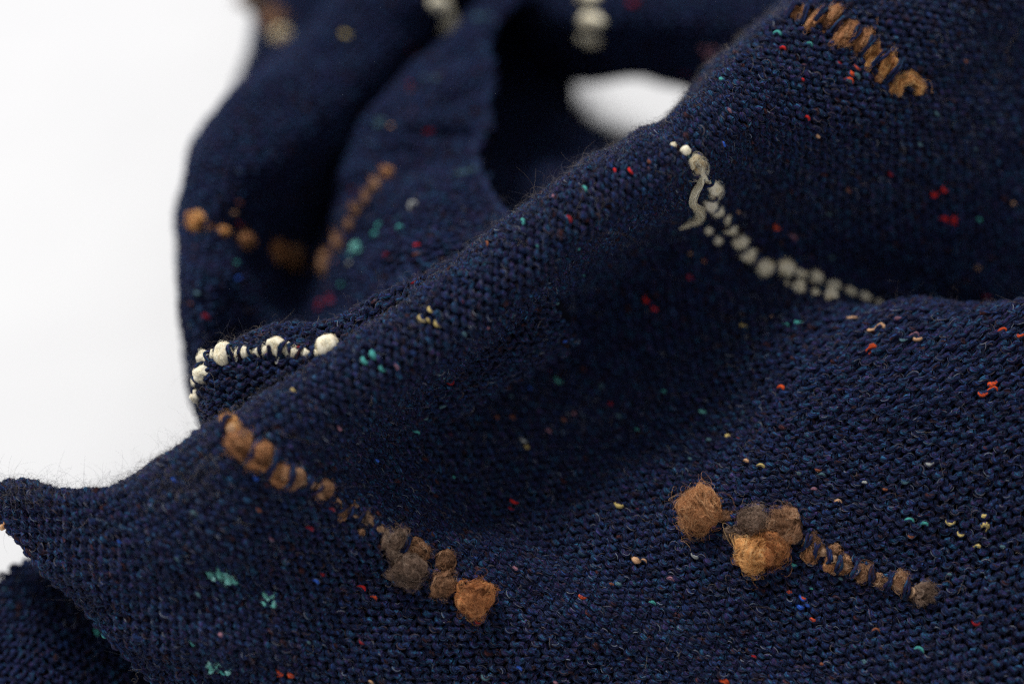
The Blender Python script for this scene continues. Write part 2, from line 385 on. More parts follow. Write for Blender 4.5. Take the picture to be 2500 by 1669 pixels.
def knit(name, spec):
    L = Layer(name, spec['rows'], spec['anchor']); LOOPS[name] = L
    n_c = int((L.nv-1)*L.dv/COURSE)-1
    i0 = int(math.floor(L.u0/WALE)); i1 = i0+int(L.nu*L.du/WALE)
    I, J = np.meshgrid(np.arange(i0, i1), np.arange(0, n_c+1)); I = I.ravel().astype(float); J = J.ravel().astype(float)
    uc, vc = (I+.5)*WALE, (J+.5)*COURSE
    X, Y, Z = project(L.at(uc, vc, L.G))
    keep = L.inside(uc-.5*WALE, vc) & L.inside(uc+.5*WALE, vc) & (X > -MARGIN) & (X < 2349+MARGIN) & (Y > -MARGIN) & (Y < 1568+MARGIN)
    I, J, uc, vc, X, Y, Z = [a[keep] for a in (I, J, uc, vc, X, Y, Z)]
    jit = rng.uniform(0, 6.28, 4)
    N = unit(L.at(uc, vc, L.N)); face = (N*unit(CAM-L.at(uc, vc, L.G))).sum(1)
    fine = name in ('front', 'second')
    seg, sides = (13, 7) if fine else (9, 5)
    t = np.linspace(0, 2*math.pi, seg+1)
    def build(sel, nm, one=False):
        C, Nn, R, _, _ = loop_line(L, I[sel], J[sel], t, jit)
        # neighbouring stitches meet with the same direction: take tangents from a longer line
        tt = np.concatenate([[t[0]-.3], t, [t[-1]+.3]])
        C2, N2, R2, _, _ = loop_line(L, I[sel], J[sel], tt, jit)
        along = (I[sel][:, None]+tt[None]/(2*math.pi))*7.0+J[sel][:, None]*37.3
        V, Q, uv = tubes(C2, N2, R2, sides, along, 1.1)
        V = V[:, 1:-1]; uv = uv[:, 1:-1]
        n, k = V.shape[:2]; idx = np.arange(n*k*sides).reshape(n, k, sides); a = idx[:, :-1]; b = idx[:, 1:]
        Q = np.stack([a, np.roll(a, -1, 2), np.roll(b, -1, 2), b], -1)
        if not one:
            return mesh_obj(nm, V.reshape(-1, 3), Q.reshape(-1, 4), M_YARN, None, uv.reshape(-1, 3))
        q = Q[0].reshape(-1, 4); res = []
        for s_ in range(n):
            res.append(mesh_obj(nm, V[s_].reshape(-1, 3), q, M_YARN, None, uv[s_].reshape(-1, 3)))
        return res
    sel = np.ones(len(I), bool)
    if name == 'front':     # the 300 stitches that show largest are objects of their own
        vis = (X > 20) & (X < 2330) & (Y > 20) & (Y < 1550) & (face > .6)
        sc = np.where(vis, Z/np.maximum(face, .3)**.5, 9); big = np.argsort(sc)[:300]
        sel[big] = False
        for o in build(~sel, 'stitch', True): child(o)
    o = build(sel, 'knit_stitches'); child(o); tag(o, LABELS[name], kind='stuff')
    # added backing sheet behind the loops, coloured near black as shade in the gaps
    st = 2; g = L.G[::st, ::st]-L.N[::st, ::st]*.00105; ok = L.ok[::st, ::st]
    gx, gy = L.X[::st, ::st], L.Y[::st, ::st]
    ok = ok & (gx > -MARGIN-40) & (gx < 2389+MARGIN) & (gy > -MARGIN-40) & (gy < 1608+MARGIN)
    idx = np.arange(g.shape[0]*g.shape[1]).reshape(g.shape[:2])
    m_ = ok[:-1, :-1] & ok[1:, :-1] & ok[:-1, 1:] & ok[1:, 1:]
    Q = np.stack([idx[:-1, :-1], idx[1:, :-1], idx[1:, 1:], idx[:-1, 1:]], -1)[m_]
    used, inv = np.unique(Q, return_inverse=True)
    o = mesh_obj('knit_backing', g.reshape(-1, 3)[used], inv.reshape(-1, 4), M_GROUND); child(o); tag(o, 'wool backing behind the stitches, the shade of the gaps put into its dark colour', kind='stuff')
    # fibres spun round the yarn and small loose hairs
    near = np.abs(Z-FOCUS) < (.022 if fine else .05)
    vis = near & (face > -.25)
    ii = np.where(vis)[0]
    nf = 18 if fine else 3
    ii = np.repeat(ii, nf); ii = ii[rng.random(len(ii)) < 1.0]
    n = len(ii); K = 6
    if n:
        t0 = rng.choice([0, math.pi], n)+rng.normal(0, .75, n); span = rng.uniform(.5, 1.5, n)
        tt = t0[:, None]+np.linspace(-.5, .5, K)[None]*span[:, None]
        P = np.zeros((n, K, 3)); Nq = np.zeros((n, K, 3)); R = np.zeros((n, K))
        for k in range(K):
            a, b_, c_, _, _ = loop_line2(L, I[ii], J[ii], tt[:, k], jit); P[:, k] = a; Nq[:, k] = b_; R[:, k] = c_
        T = unit(np.gradient(P, axis=1)); B = unit(np.cross(T, Nq)); Nn = np.cross(B, T)
        ang = rng.uniform(-.1, math.pi+.1, n)[:, None]+np.linspace(-.5, .5, K)[None]*rng.normal(0, .9, n)[:, None]
        lift = 1.0+np.abs(rng.normal(0, .10, n))[:, None]+(rng.random(n) < .13)[:, None]*rng.uniform(0, 1.1, n)[:, None]*np.linspace(-.2, 1, K)[None].clip(0)**2
        P = P+(np.cos(ang)[..., None]*B+np.sin(ang)[..., None]*Nn)*(R*lift)[..., None]
        rr = rng.choice([.000016, .000028, .000050], n, p=[.4, .35, .25])[:, None]*np.array([.4, 1, 1, 1, .9, .3])[None]
        o = hair_obj('wool_fibres', P, rr, M_FUZZ); child(o); tag(o, 'fine navy and brown hairs along the yarn', kind='stuff')
    # longer stray curls standing off the cloth
    m2 = (np.abs(Z-FOCUS) < .045) & (face > -.35)
    jj = np.where(m2)[0]
    if len(jj) and fine:
        ns = int(len(jj)*1.6); wt = np.where((np.abs(face[jj]) < .45) & ((uc[jj] < .010) | (name == 'second')), 9., .6); jj = rng.choice(jj, ns, p=wt/wt.sum()); K = 9
        pr = face[jj] < .45
        P0 = L.at(uc[jj]+rng.normal(0, .001, ns), vc[jj]+rng.normal(0, .001, ns), L.G); Nn = N[jj]
        d0 = unit(np.cross(Nn, unit(rng.normal(size=(ns, 3))))); e0 = np.cross(Nn, d0)
        ln = rng.uniform(.0012, .0040, ns)*np.where(rng.random(ns) < .06, 2.4, 1); kap = rng.normal(0, 1, ns)*2.6
        s_ = np.linspace(0, 1, K); a = kap[:, None]*s_[None]
        px = np.cumsum(np.cos(a), 1)/K; py = np.cumsum(np.sin(a), 1)/K
        hgt = .00065+rng.uniform(.0002, .0011, ns)[:, None]*np.sin(s_[None]*math.pi*rng.uniform(.4, 1.0, ns)[:, None])*np.where(rng.random(ns) < .5, 1.6, .6)[:, None]
        P = P0[:, None]+d0[:, None]*(px*ln[:, None])[..., None]+e0[:, None]*(py*ln[:, None])[..., None]+Nn[:, None]*hgt[..., None]
        rr = rng.uniform(.000010, .000020, ns)[:, None]*np.linspace(1, .3, K)[None]
        o = hair_obj('stray_hairs', P, rr, M_STRAY); child(o); tag(o, 'loose pale hairs standing off the knit', kind='stuff')
    L.jit = jit
    return L
def loop_line2(L, i, j, t, jit):
    w, h = WALE, COURSE
    u = (i+t/(2*math.pi)+.105*np.sin(2*t))*w; v = (j+.5-.78*np.cos(t))*h; z = .00046*np.cos(2*t)
    q = i+t/(2*math.pi)
    u = u+.11*w*np.sin(q*1.7+j*2.3+jit[0])*np.sin(q*.61+j*1.9+jit[1]); v = v+.08*h*np.sin(q*1.13+j*1.7+jit[2])+.10*h*np.sin(q*.31-j*.23)
    z = z+.00022*np.sin(q*2.1+j*3.1+jit[3])*np.sin(q*.8-j*1.3)
    r = .000475*(1+.15*np.sin(q*2.9+j*2.7+jit[0])+.12*np.sin(q*1.3-j*4.1+jit[1]))*(1+.17*np.cos(2*t))
    P = L.at(u, v, L.G); N = unit(L.at(u, v, L.N))
    return P+N*z[..., None], N, r, u, v
for nm, spec in LAYERS.items(): knit(nm, spec)

def selvedge(name, side):
    L = LOOPS[name]
    if side == 'end':
        v = min((int((L.nv-1)*L.dv/COURSE)+.12)*COURSE, (L.nv-2)*L.dv); us = L.u0+np.arange(0, L.nu, 1)*L.du; us = us[L.inside(us, np.full_like(us, v-.001))]
        P = L.at(us, np.full_like(us, v), L.G); N = L.at(us, np.full_like(us, v), L.N)
    else:
        last = np.array([np.nonzero(r)[0].max() for r in L.ok]); j = np.arange(L.nv)
        P = L.G[j, np.maximum(last-2, 0)]; N = L.N[j, np.maximum(last-2, 0)]
    for _ in range(12): P[1:-1] = (P[:-2]+2*P[1:-1]+P[2:])/4
    X, Y, Z = project(P); k = (X > -MARGIN) & (X < 2349+MARGIN) & (Y > -MARGIN) & (Y < 1568+MARGIN); P = P[k]; N = unit(N[k])
    n = len(P); q = np.arange(n)
    for ph_, rr_ in ((0, .00060), (math.pi, .00060)):        # two plies laid round each other
        T = unit(np.gradient(P, axis=0)); B = np.cross(T, N); a = q*.62+ph_
        C = P+(B*np.cos(a)[:, None]+N*np.sin(a)[:, None])*.00036
        V, Q, uv = tubes(C[None], N[None], (np.full(n, rr_)*(1+.15*np.sin(q*.9+ph_)*np.sin(q*.37)))[None], 7, (q*.5+ph_*50)[None], 1.1)
        o = mesh_obj('selvedge', V.reshape(-1, 3), Q, M_YARN, None, uv.reshape(-1, 3)); child(o)
selvedge('front', 'end'); selvedge('loop', 'side'); selvedge('under', 'side')
def find(x, y, only=None, tol=7):
    """the point of the cloth that the photograph shows at (x, y)"""
    best = None
    for nm, L in LOOPS.items():
        if only and nm != only: continue
        d = np.hypot(L.X-x, L.Y-y); d = np.where(L.ok, d, 1e9)
        m_ = d < tol
        if not m_.any():
            if d.min() > 25: continue
            m_ = d <= d.min()+1
        z = np.where(m_, L.Z, 9); zmin = z.min()
        k = np.argmin(np.where(m_ & (L.Z < zmin+.004), d, 1e9)); j, i = divmod(k, L.nu)
        c = zmin+(.0 if d.min() < tol else .05)
        if best is None or c < best[0]: best = (c, nm, L.u0+i*L.du, j*L.dv, zmin)
    return best

# ------------------------------------------------------------------ neps: short coloured lengths spun into one loop of the yarn
def ico(n_lat=7, n_lon=10):
    th = np.linspace(0, math.pi, n_lat+1)[1:-1]; ph = np.linspace(0, 2*math.pi, n_lon, endpoint=False)
    V = [(0, 0, 1)]+[(math.sin(a)*math.cos(b), math.sin(a)*math.sin(b), math.cos(a)) for a in th for b in ph]+[(0, 0, -1)]
    V = np.array(V); F = []
    r = len(th)
    for k in range(n_lon): F.append((0, 1+k, 1+(k+1) % n_lon, 0))
    Q = [(1+i*n_lon+k, 1+(i+1)*n_lon+k, 1+(i+1)*n_lon+(k+1) % n_lon, 1+i*n_lon+(k+1) % n_lon) for i in range(r-1) for k in range(n_lon)]
    T = [(0, 1+k, 1+(k+1) % n_lon) for k in range(n_lon)]+[(len(V)-1, 1+(r-1)*n_lon+(k+1) % n_lon, 1+(r-1)*n_lon+k) for k in range(n_lon)]
    return V, Q, T
def poly_obj(name, V, faces, mat):
    me = bpy.data.meshes.new(name); me.from_pydata([tuple(v) for v in V], [], faces)
    me.polygons.foreach_set('use_smooth', [True]*len(me.polygons)); me.materials.append(mat); me.update()
    return link(bpy.data.objects.new(name, me))
NEP_LABEL = {'red': 'red fleck', 'dark_red': 'deep red fleck', 'teal': 'teal fleck', 'mint': 'mint green fleck', 'yellow': 'yellow fleck', 'peach': 'peach fleck', 'pink': 'dull pink fleck', 'white': 'off-white fleck',
             'blue': 'bright blue fleck', 'grey_teal': 'grey teal fleck', 'rust': 'rust fleck', 'orange_red': 'orange red fleck'}
def nep(x, y, size, colour, only=None, again=False):
    f = find(x, y, only)
    if f is None: return
    L = LOOPS[f[1]]; u, v = f[2], f[3]; size_m = size*.0766e-3*(f[4]/FOCUS)
    # snap to the nearest loop head or foot
    j = round(v/COURSE-.5+.0); q = u/WALE
    best = None
    for jj in (j-1, j, j+1):
        for tt, off in ((math.pi, .5), (0, 0)):
            i = round(q-off); vv = (jj+.5-.78*math.cos(tt))*COURSE; uu = (i+off)*WALE
            d = math.hypot(uu-u, vv-v)
            if best is None or d < best[0]: best = (d, i, jj, tt)
    _, i, jj, tc = best
    if size > 15 and not again:      # a large nep colours neighbouring loops too
        for q_ in range(2): nep(x+rng.choice([-.8, .8])*size*rng.uniform(.7, 1.1), y+rng.uniform(-.5, .7)*size, size*.6, colour, only, True)
    half = min(1.75, (.16+size_m/WALE*3.6)*rng.uniform(.75, 1.35))
    K = 11; t = tc+np.linspace(-half, half, K)
    P, N, R, _, _ = loop_line(L, np.array([float(i)]), np.array([float(jj)]), t, L.jit)
    prof = np.sqrt(np.clip(1-np.linspace(-1, 1, K)**2, 0.02, 1))
    fat = min(1.75, max(.95, size_m/.00080)**.8); tilt = rng.uniform(-.8, .8)
    Tn = unit(np.gradient(P, axis=1)); Bn = np.cross(Tn, N)
    off = R-R*fat*.54*prof[None]+.00009
    P = P+(N*math.cos(tilt)+Bn*math.sin(tilt))*(off*(.25+.75*prof))[..., None]
    R = (R*fat*.54)*(.08+.92*prof)[None]*rng.uniform(.85, 1.15, (1, K))
    al = np.linspace(0, 3, K)[None]+rng.uniform(0, 90)
    V, Q, uv = tubes(P, N, R, 8, al, 0)
    V = V.reshape(-1, 3); nV = len(V); uv = uv.reshape(-1, 3)
    faces = [tuple(q_) for q_ in Q]+[tuple(range(7, -1, -1)), tuple(range(nV-8, nV))]
    o = poly_obj('yarn_fleck', V, faces, MN[colour]); child(o)
    a = o.data.attributes.new('yarn', 'FLOAT_VECTOR', 'POINT'); a.data.foreach_set('vector', uv.astype(np.float32).ravel()); o['label'] = NEP_LABEL[colour]
NEPS = """935 110 14 dark_red;990 300 15 dark_red;535 470 9 rust;547 518 11 dark_red;757 680 20 dark_red;740 705 14 dark_red;1422 400 14 red;1451 402 12 red;1583 643 14 dark_red;1474 698 14 red;1497 711 10 red;1175 1172 12 dark_red;
2137 447 20 red;2176 508 18 red;1781 518 15 orange_red;1812 537 12 pink;1947 175 16 orange_red;1925 153 9 dark_red;1790 112 12 red;2260 680 12 dark_red;2265 896 18 orange_red;1990 806 15 orange_red;1808 884 11 orange_red;
2305 748 9 orange_red;2345 762 12 orange_red;864 1363 13 orange_red;835 1352 8 red;717 1198 11 dark_red;655 1540 20 orange_red;1335 1365 8 orange_red;1806 1364 14 orange_red;1838 1377 10 orange_red;1867 1427 14 orange_red;2233 1418 13 dark_red;
1654 1563 14 orange_red;907 843 10 pink;1030 876 11 dark_red;970 563 8 red;900 590 8 dark_red;1830 190 7 red;1844 267 7 red;2007 1454 11 rust;1172 1158 6 red;1085 1430 8 dark_red;830 1480 8 dark_red;
538 1330 12 mint;478 1320 12 mint;634 1392 10 mint;600 1385 10 mint;525 1537 12 teal;228 1455 16 teal;820 573 19 mint;808 605 12 white;790 643 15 teal;875 508 13 teal;865 530 9 teal;535 600 13 teal;838 832 18 teal;872 853 13 teal;1243 558 9 teal;1345 619 8 teal;
1815 739 9 teal;1838 738 12 teal;1605 945 13 mint;960 981 10 teal;2095 1179 11 teal;2131 1191 12 teal;1819 1304 11 teal;1857 1334 9 teal;1485 1387 8 teal;2106 1476 11 teal;1983 1513 15 grey_teal;455 1476 12 teal;1590 1060 9 grey_teal;1002 930 13 grey_teal;
1790 78 13 teal;1864 105 8 teal;1970 175 16 grey_teal;1237 330 7 teal;1075 395 22 grey_teal;880 285 17 grey_teal;905 292 12 peach;998 185 18 grey_teal;1285 880 10 teal;1415 960 11 grey_teal;415 1268 12 grey_teal;
975 728 17 yellow;1012 743 10 yellow;668 900 12 yellow;1662 1011 14 yellow;1425 1166 14 yellow;1206 1019 12 yellow;1198 1024 9 white;2172 1200 12 yellow;2209 1220 14 yellow;2243 1245 14 yellow;2240 1258 9 grey_teal;2266 1196 16 yellow;
1471 1282 17 peach;1587 1286 13 white;1534 1325 9 pink;1865 1115 12 pink;1886 1080 10 grey_teal;1756 1073 12 yellow;1720 1063 10 peach;2090 784 13 peach;2012 756 16 peach;1935 742 10 peach;942 476 13 white;785 85 14 yellow;
1844 1393 17 blue;1846 1384 12 blue;405 1095 9 blue;583 1100 8 blue;285 1238 7 blue;720 1330 8 blue;1650 322 7 blue;1630 1020 7 grey_teal;2126 1065 8 white;2094 770 8 pink;1990 1105 7 white;2070 1110 8 grey_teal;
1910 590 10 grey_teal;2230 345 10 grey_teal;2100 330 9 grey_teal;1940 430 8 rust;1455 10 16 dark_red;1625 125 18 pink;1702 762 9 yellow;1525 897 7 teal;1165 905 8 grey_teal;1190 1310 8 pink;1930 1160 8 peach;1120 1550 8 grey_teal;850 1555 8 peach;1880 1520 9 rust;1100 45 16 grey_teal;1580 175 8 dark_red;940 660 8 dark_red;1205 510 8 teal;1130 560 8 rust;1550 205 8 pink;1290 450 6 pink;1340 430 6 teal"""
for s_ in NEPS.replace('\n', '').split(';'):
    a = s_.split(); nep(float(a[0]), float(a[1]), float(a[2]), a[3])
# smaller flecks scattered over the whole cloth
cols = ['rust', 'dark_red', 'grey_teal', 'pink', 'teal', 'dark_red', 'grey_teal', 'pink', 'rust', 'peach', 'blue', 'grey_teal']
for k in range(85):
    nep(rng.uniform(420, 2340), rng.uniform(30, 1560), rng.uniform(3.0, 5.0), cols[int(rng.integers(len(cols)))])

# ------------------------------------------------------------------ slubs: blobs of curly fleece trapped in a course
def fleece(x, y, ra, rb, colour, curl=1.0, lift=.42, dens=1.0, only=None, rot=0.0, smoothf=False, depth=.80, hairs=True):
    f = find(x, y, only)
    if f is None: return
    L = LOOPS[f[1]]; P, T, B, N = L.frame(f[2], f[3]); sc = .0766e-3*f[4]/FOCUS
    if not np.isfinite(P).all(): return
    # size is measured square to the view, so correct for the slant of the cloth
    c, s = math.cos(rot), math.sin(rot)
    A1 = T*c+B*s; A2 = -T*s+B*c
    vw = unit(CAM-P)
    def fore(a): return max(.55, math.sqrt(max(0, 1-float(a@vw)**2)))
    r1 = ra*sc/fore(A1); r2 = rb*sc/fore(A2); r3 = min(r1, r2)*(depth if max(ra, rb) < 33 else depth*1.22)
    r1 *= .90; r2 *= .93; C = P+N*(r3*lift)
    if smoothf: r1 *= .94
    V, Q, Tt = ico(18, 26) if max(ra, rb) > 18 else ico(10, 16)
    ph = rng.uniform(0, 6.28, 12); amp = .045 if smoothf else .05; hf = .012 if smoothf else .035
    def lump(p):
        return 1+amp*(np.sin(p[:, 0]*4+ph[0]+p[:, 2]*3)+np.sin(p[:, 1]*5+ph[1]+p[:, 0]*3)+np.sin(p[:, 2]*5+ph[2]-p[:, 1]*4)) \
            +hf*(np.sin(p[:, 0]*11+ph[3]+p[:, 1]*7)+np.sin(p[:, 1]*12+ph[4]-p[:, 2]*8)+np.sin(p[:, 2]*10+ph[5]+p[:, 0]*9))
    core = .93 if smoothf else .80
    if smoothf: V = np.sign(V)*np.abs(V)**.82
    Wd = C+(V[:, :1]*A1*r1+V[:, 1:2]*A2*r2+V[:, 2:]*N*r3)*(lump(V)[:, None]*core)
    o = poly_obj('wool_slub', Wd, Q+Tt, (MS if smoothf else MC)[colour]); child(o)
    o['label'] = colour.replace('_', ' ')+(' fleecy slub' if not smoothf else ' smooth slub')
    rm = (r1*r2*r3)**(1/3); K = 14
    def fibres(n, mode):
        """curls that lie in locks: each lock shares a start and a sense of turning"""
        nl = int(7+rm/.0025*20); th = np.arccos(rng.uniform(-.5, 1, nl)); ps = rng.uniform(0, 6.28, nl)
        p0 = np.stack([np.sin(th)*np.cos(ps), np.sin(th)*np.sin(ps), np.cos(th)], 1)
        d0 = unit(np.cross(p0, rng.normal(size=(nl, 3)))); k0 = rng.choice([-1, 1], nl)*rng.uniform(1.5, 6.5, nl)*curl
        if smoothf: d0 = unit(np.cross(p0, np.array([1., .25, 0])[None]+rng.normal(0, .2, (nl, 3)))); k0 = rng.normal(0, .5, nl)
        g = rng.integers(0, nl, n); p = unit(p0[g]+rng.normal(0, .15, (n, 3))); d = unit(d0[g]+rng.normal(0, .16, (n, 3))); d = unit(d-p*(d*p).sum(1, keepdims=True))
        kap = k0[g]*rng.uniform(.8, 1.2, n)
        ln = rng.uniform(.6, 1.7, n)
        lt = rng.random(nl)                       # each lock has its own height and tone; deep locks darker, shading put into colour
        base = (.76+.30*lt[g]+rng.uniform(-.04, .05, n)) if not smoothf else rng.uniform(.92, .99, n)
        tone = np.clip(.12+.62*lt[g]+rng.normal(0, .16, n), 0, 1) if not smoothf else np.clip(rng.normal(.74, .22, n), 0, 1)
        off = np.zeros(n)
        if mode: off = rng.exponential(.15, n)*(.35 if smoothf else 1)+.03; ln = ln*1.15
        pts = np.zeros((n, K, 3)); step = ln/K; w = rng.uniform(0, 6.28, n)
        for k in range(K):
            rad = base+off*math.sin(math.pi*(k+.5)/K)**.8+.02*np.sin(k*.9+w)
            e = p*rad[:, None]
            pts[:, k] = C+(e[:, :1]*A1*r1+e[:, 1:2]*A2*r2+e[:, 2:]*N*r3)*lump(p)[:, None]
            sd = np.cross(p, d); d = unit(d+sd*(kap*step)[:, None]); p = unit(p+d*step[:, None]); d = unit(d-p*(d*p).sum(1, keepdims=True))
        return pts, tone
    n1 = int(np.clip(1150*dens*(rm/.0025)**1.5, 60, 2400)); n2 = int(n1*.22)+8
    if smoothf: n2 = n2//2
    (a_, ta), (b_, tb_) = fibres(n1, 0), fibres(n2, 1)
    rr = np.concatenate([rng.uniform(.000011, .000027, n1), rng.uniform(.000009, .000016, n2)])[:, None]*np.array([.5]+[1]*(K-2)+[.4])[None]
    h = hair_obj('fleece_curls', np.concatenate([a_, b_]), rr, MH[colour], None, np.concatenate([ta, tb_])); h.parent = o; tag(h, kind='stuff')

def strap(x0, y0, x1, y1, size, only=None):
    """a dark length of yarn that crosses the row between two slubs and ties them down"""
    f = find((x0+x1)/2, (y0+y1)/2, only)
    if f is None: return
    L = LOOPS[f[1]]; P, T, B, N = L.frame(f[2], f[3]); sc = .0766e-3*f[4]/FOCUS
    hl = min(.0034, max(.0014, size*sc*1.45)); q = np.linspace(-1, 1, 11); ll = rng.uniform(-.2, .2)
    for sh in ((-.00024, .00024) if size > 16 else (0,)):
        C = P[None]+B[None]*(q*hl)[:, None]+T[None]*(sh+ll*hl*q+.00018*np.sin(q*3+rng.uniform(0, 6)))[:, None]+N[None]*(min(.0026, size*sc*1.0+.0008)*np.cos(q*1.5))[:, None]
        V, Q, uv = tubes(C[None], np.repeat(N[None], 11, 0)[None], np.full((1, 11), .00031)*(1+.12*np.sin(q*7+rng.uniform(0, 6)))[None], 7, np.linspace(0, 3, 11)[None]+rng.uniform(0, 500), 1.1)
        V = V.reshape(-1, 3); o = poly_obj('yarn_strap', V, [tuple(a) for a in Q]+[tuple(range(6, -1, -1)), tuple(range(len(V)-7, len(V)))], M_YARN); child(o)
        a = o.data.attributes.new('yarn', 'FLOAT_VECTOR', 'POINT'); a.data.foreach_set('vector', uv.reshape(-1, 3).astype(np.float32).ravel())
def roving(pts, colour, only=None, straps=True, waist=.42, scale=1.0):
    """pts: (x, y, half width): one thick strand laid in a course, thick and thin, tied down by dark loops at its waists"""
    P, N, R = [], [], []; ties = []
    for k, (x, y, r_) in enumerate(pts):
        if k:
            x0, y0, r0 = pts[k-1]; xm, ym = (x+x0)/2, (y+y0)/2; rm = min(r_, r0)*waist
            cand = [(xm, ym, rm)]; ties.append((x0, y0, x, y, (r_+r0)/2))
        else: cand = []
        for q in cand+[(x, y, r_)]:
            f = find(q[0], q[1], only, 9)
            if f is None: continue
            L = LOOPS[f[1]]; p, T, B, n_ = L.frame(f[2], f[3]); rr = q[2]*.0766e-3*f[4]/FOCUS*scale
            P.append(p+n_*(rr*.25+.0002)); N.append(n_); R.append(rr)
    if len(P) < 2: return
    m_ = len(P)*6; C = cr(np.array(P), m_); N = unit(cr(np.array(N), m_)); R = cr(np.array(R)[:, None], m_)[:, 0].clip(.0001)
    for _ in range(2): C[1:-1] = (C[:-2]+2*C[1:-1]+C[2:])/4
    q = np.arange(m_); R = R*(1+.05*np.sin(q*1.9)*np.sin(q*.7+1)); R[0] *= .4; R[-1] *= .4
    V, Q, uv = tubes(C[None], N[None], R[None]*.93, 12, (q*.6)[None], .3)
    V = V.reshape(-1, 3); nV = len(V)
    o = poly_obj('wool_roving', V, [tuple(a) for a in Q]+[tuple(range(11, -1, -1)), tuple(range(nV-12, nV))], MS[colour]); child(o); o['label'] = colour.replace('_', ' ')+' thick strand laid along a course'
    T = unit(np.gradient(C, axis=0)); B = np.cross(T, N); nh = 26*len(P); K = 14
    st = rng.uniform(0, m_-1, nh); sp = rng.uniform(4, 12, nh); s_ = np.clip(st[:, None]+np.linspace(0, 1, K)[None]*sp[:, None], 0, m_-1.001)
    ii = s_.astype(int); ff = (s_-ii)[..., None]; nx = np.minimum(ii+1, m_-1)
    Cc = C[ii]*(1-ff)+C[nx]*ff; Nn = N[ii]*(1-ff)+N[nx]*ff; Bb = B[ii]*(1-ff)+B[nx]*ff; Rr = R[ii]*(1-ff[..., 0])+R[nx]*ff[..., 0]
    a = rng.uniform(-.3, math.pi+.3, nh)[:, None]+np.linspace(-.5, .5, K)[None]*rng.normal(0, 1.1, nh)[:, None]
    fly = 1.0+(rng.random(nh) < .22)[:, None]*rng.uniform(.1, .9, nh)[:, None]*np.sin(np.linspace(0, 1, K)[None]*math.pi)
    pp = Cc+(np.cos(a)[..., None]*Bb+np.sin(a)[..., None]*Nn)*(Rr*.96*fly)[..., None]
    h = hair_obj('roving_fibres', pp, rng.uniform(.000010, .000024, nh)[:, None]*np.ones(K)[None], MH[colour], None, np.clip(rng.normal(.74, .22, nh), 0, 1)); h.parent = o; tag(h, kind='stuff')
    if straps:
        for t_ in ties:
            if math.hypot(t_[2]-t_[0], t_[3]-t_[1]) > 9: strap(t_[0], t_[1], t_[2], t_[3], t_[4], only)
R_ = lambda t_: [tuple(float(v) for v in a.split()) for a in t_.split(';')]
roving(R_("458 915 10;456 880 9;470 862 15;477 830 15;499 815 10;525 815 24;547 812 12;566 811 13;594 808 11;612 806 12;640 803 22;660 804 13;673 812 12;700 813 10;722 813 10;752 812 25"), 'cream', 'second', scale=1.05)
roving(R_("1606 393 10;1632 424 13;1622 460 13;1645 480 10;1664 494 9;1676 519 12;1700 546 15;1718 577 16;1752 608 20;1803 610 19;1832 624 12;1868 636 15;1911 657 11;1944 669 10;1982 682 9;2016 697 6"), 'cream', scale=1.15, waist=.6)
roving(R_("1803 657 7;1832 669 15;1866 681 12;1902 688 12"), 'cream')
CO = [(1812, 44), (1836, 36), (1862, 44), (1904, 50), (1938, 78), (1976, 98), (2000, 126), (2031, 153), (2050, 172)]
for (x0, y0), (x1, y1) in zip(CO[:-1], CO[1:]): strap(x0, y0, x1, y1, 24, 'front')
roving(R_("520 968 14;535 990 20;560 1022 26;604 1048 28;645 1084 24;682 1098 20;712 1112 14;738 1125 18;770 1150 9;790 1176 9;812 1180 8;840 1192 12;870 1215 12;900 1240 22;935 1270 24"), 'brown', scale=.85)
roving(R_("1840 1240 15;1860 1252 20;1885 1264 14;1908 1280 19;1936 1296 16;1975 1310 18;2015 1328 16;2060 1337 18;2100 1358 20"), 'brown', scale=.85)

SLUBS = """487 1318 14 11 mint;508 1312 15 14 mint;522 1328 15 14 mint;538 1330 8 7 mint;608 1370 15 11 mint;622 1364 9 9 mint;626 1382 9 11 mint;492 1524 14 13 mint;524 1537 9 8 mint;818 572 9 14 mint;1605 1175 50 52 tan;1668 1182 15 17 brown;1722 1195 36 36 grey_brown;1798 1208 42 46 brown;1722 1268 42 42 gold;1766 1255 40 46 orange;1862 1250 24 26 brown;1855 1272 22 22 tan;1912 1268 18 22 brown;1900 1290 19 20 tan;1942 1284 15 18 brown;1932 1305 15 16 tan;1975 1308 22 24 brown;2015 1328 20 20 brown;2060 1332 26 22 brown;2115 1360 28 30 grey_brown;1680 1225 26 20 grey_brown;
528 976 27 18 gold;552 1018 34 32 tan;600 1044 31 34 tan;572 1062 11 9 tan;643 1084 28 26 tan;676 1094 22 26 brown;660 1112 18 14 brown;738 1125 24 24 brown;772 1148 10 9 tan;788 1178 12 18 brown;838 1188 15 20 grey_brown;812 1160 10 10 brown;828 1218 10 13 brown;897 1240 28 34 grey_brown;933 1302 46 42 grey_brown;958 1262 30 26 brown;1020 1288 27 26 brown;1018 1338 30 32 brown;1082 1364 45 44 orange;
1822 38 15 22 tan;1848 40 12 24 brown;1866 46 16 30 tan;1905 50 19 33 tan;1884 44 9 28 brown;1939 79 21 34 tan;1975 99 19 33 tan;2001 128 18 30 gold;2031 153 21 27 gold;2014 178 11 14 tan;2038 205 10 16 gold;
453 511 20 24 gold;482 522 8 10 tan;507 531 15 13 gold;560 548 20 20 tan;632 582 26 26 tan;662 592 26 30 brown;692 622 14 14 brown;889 402 17 13 tan;868 426 15 14 brown;846 452 14 13 brown;822 482 14 14 brown;806 516 12 14 brown;784 556 15 20 brown;754 600 16 26 brown;
590 8 36 26 grey_brown;632 42 26 22 brown;650 82 18 18 cream"""
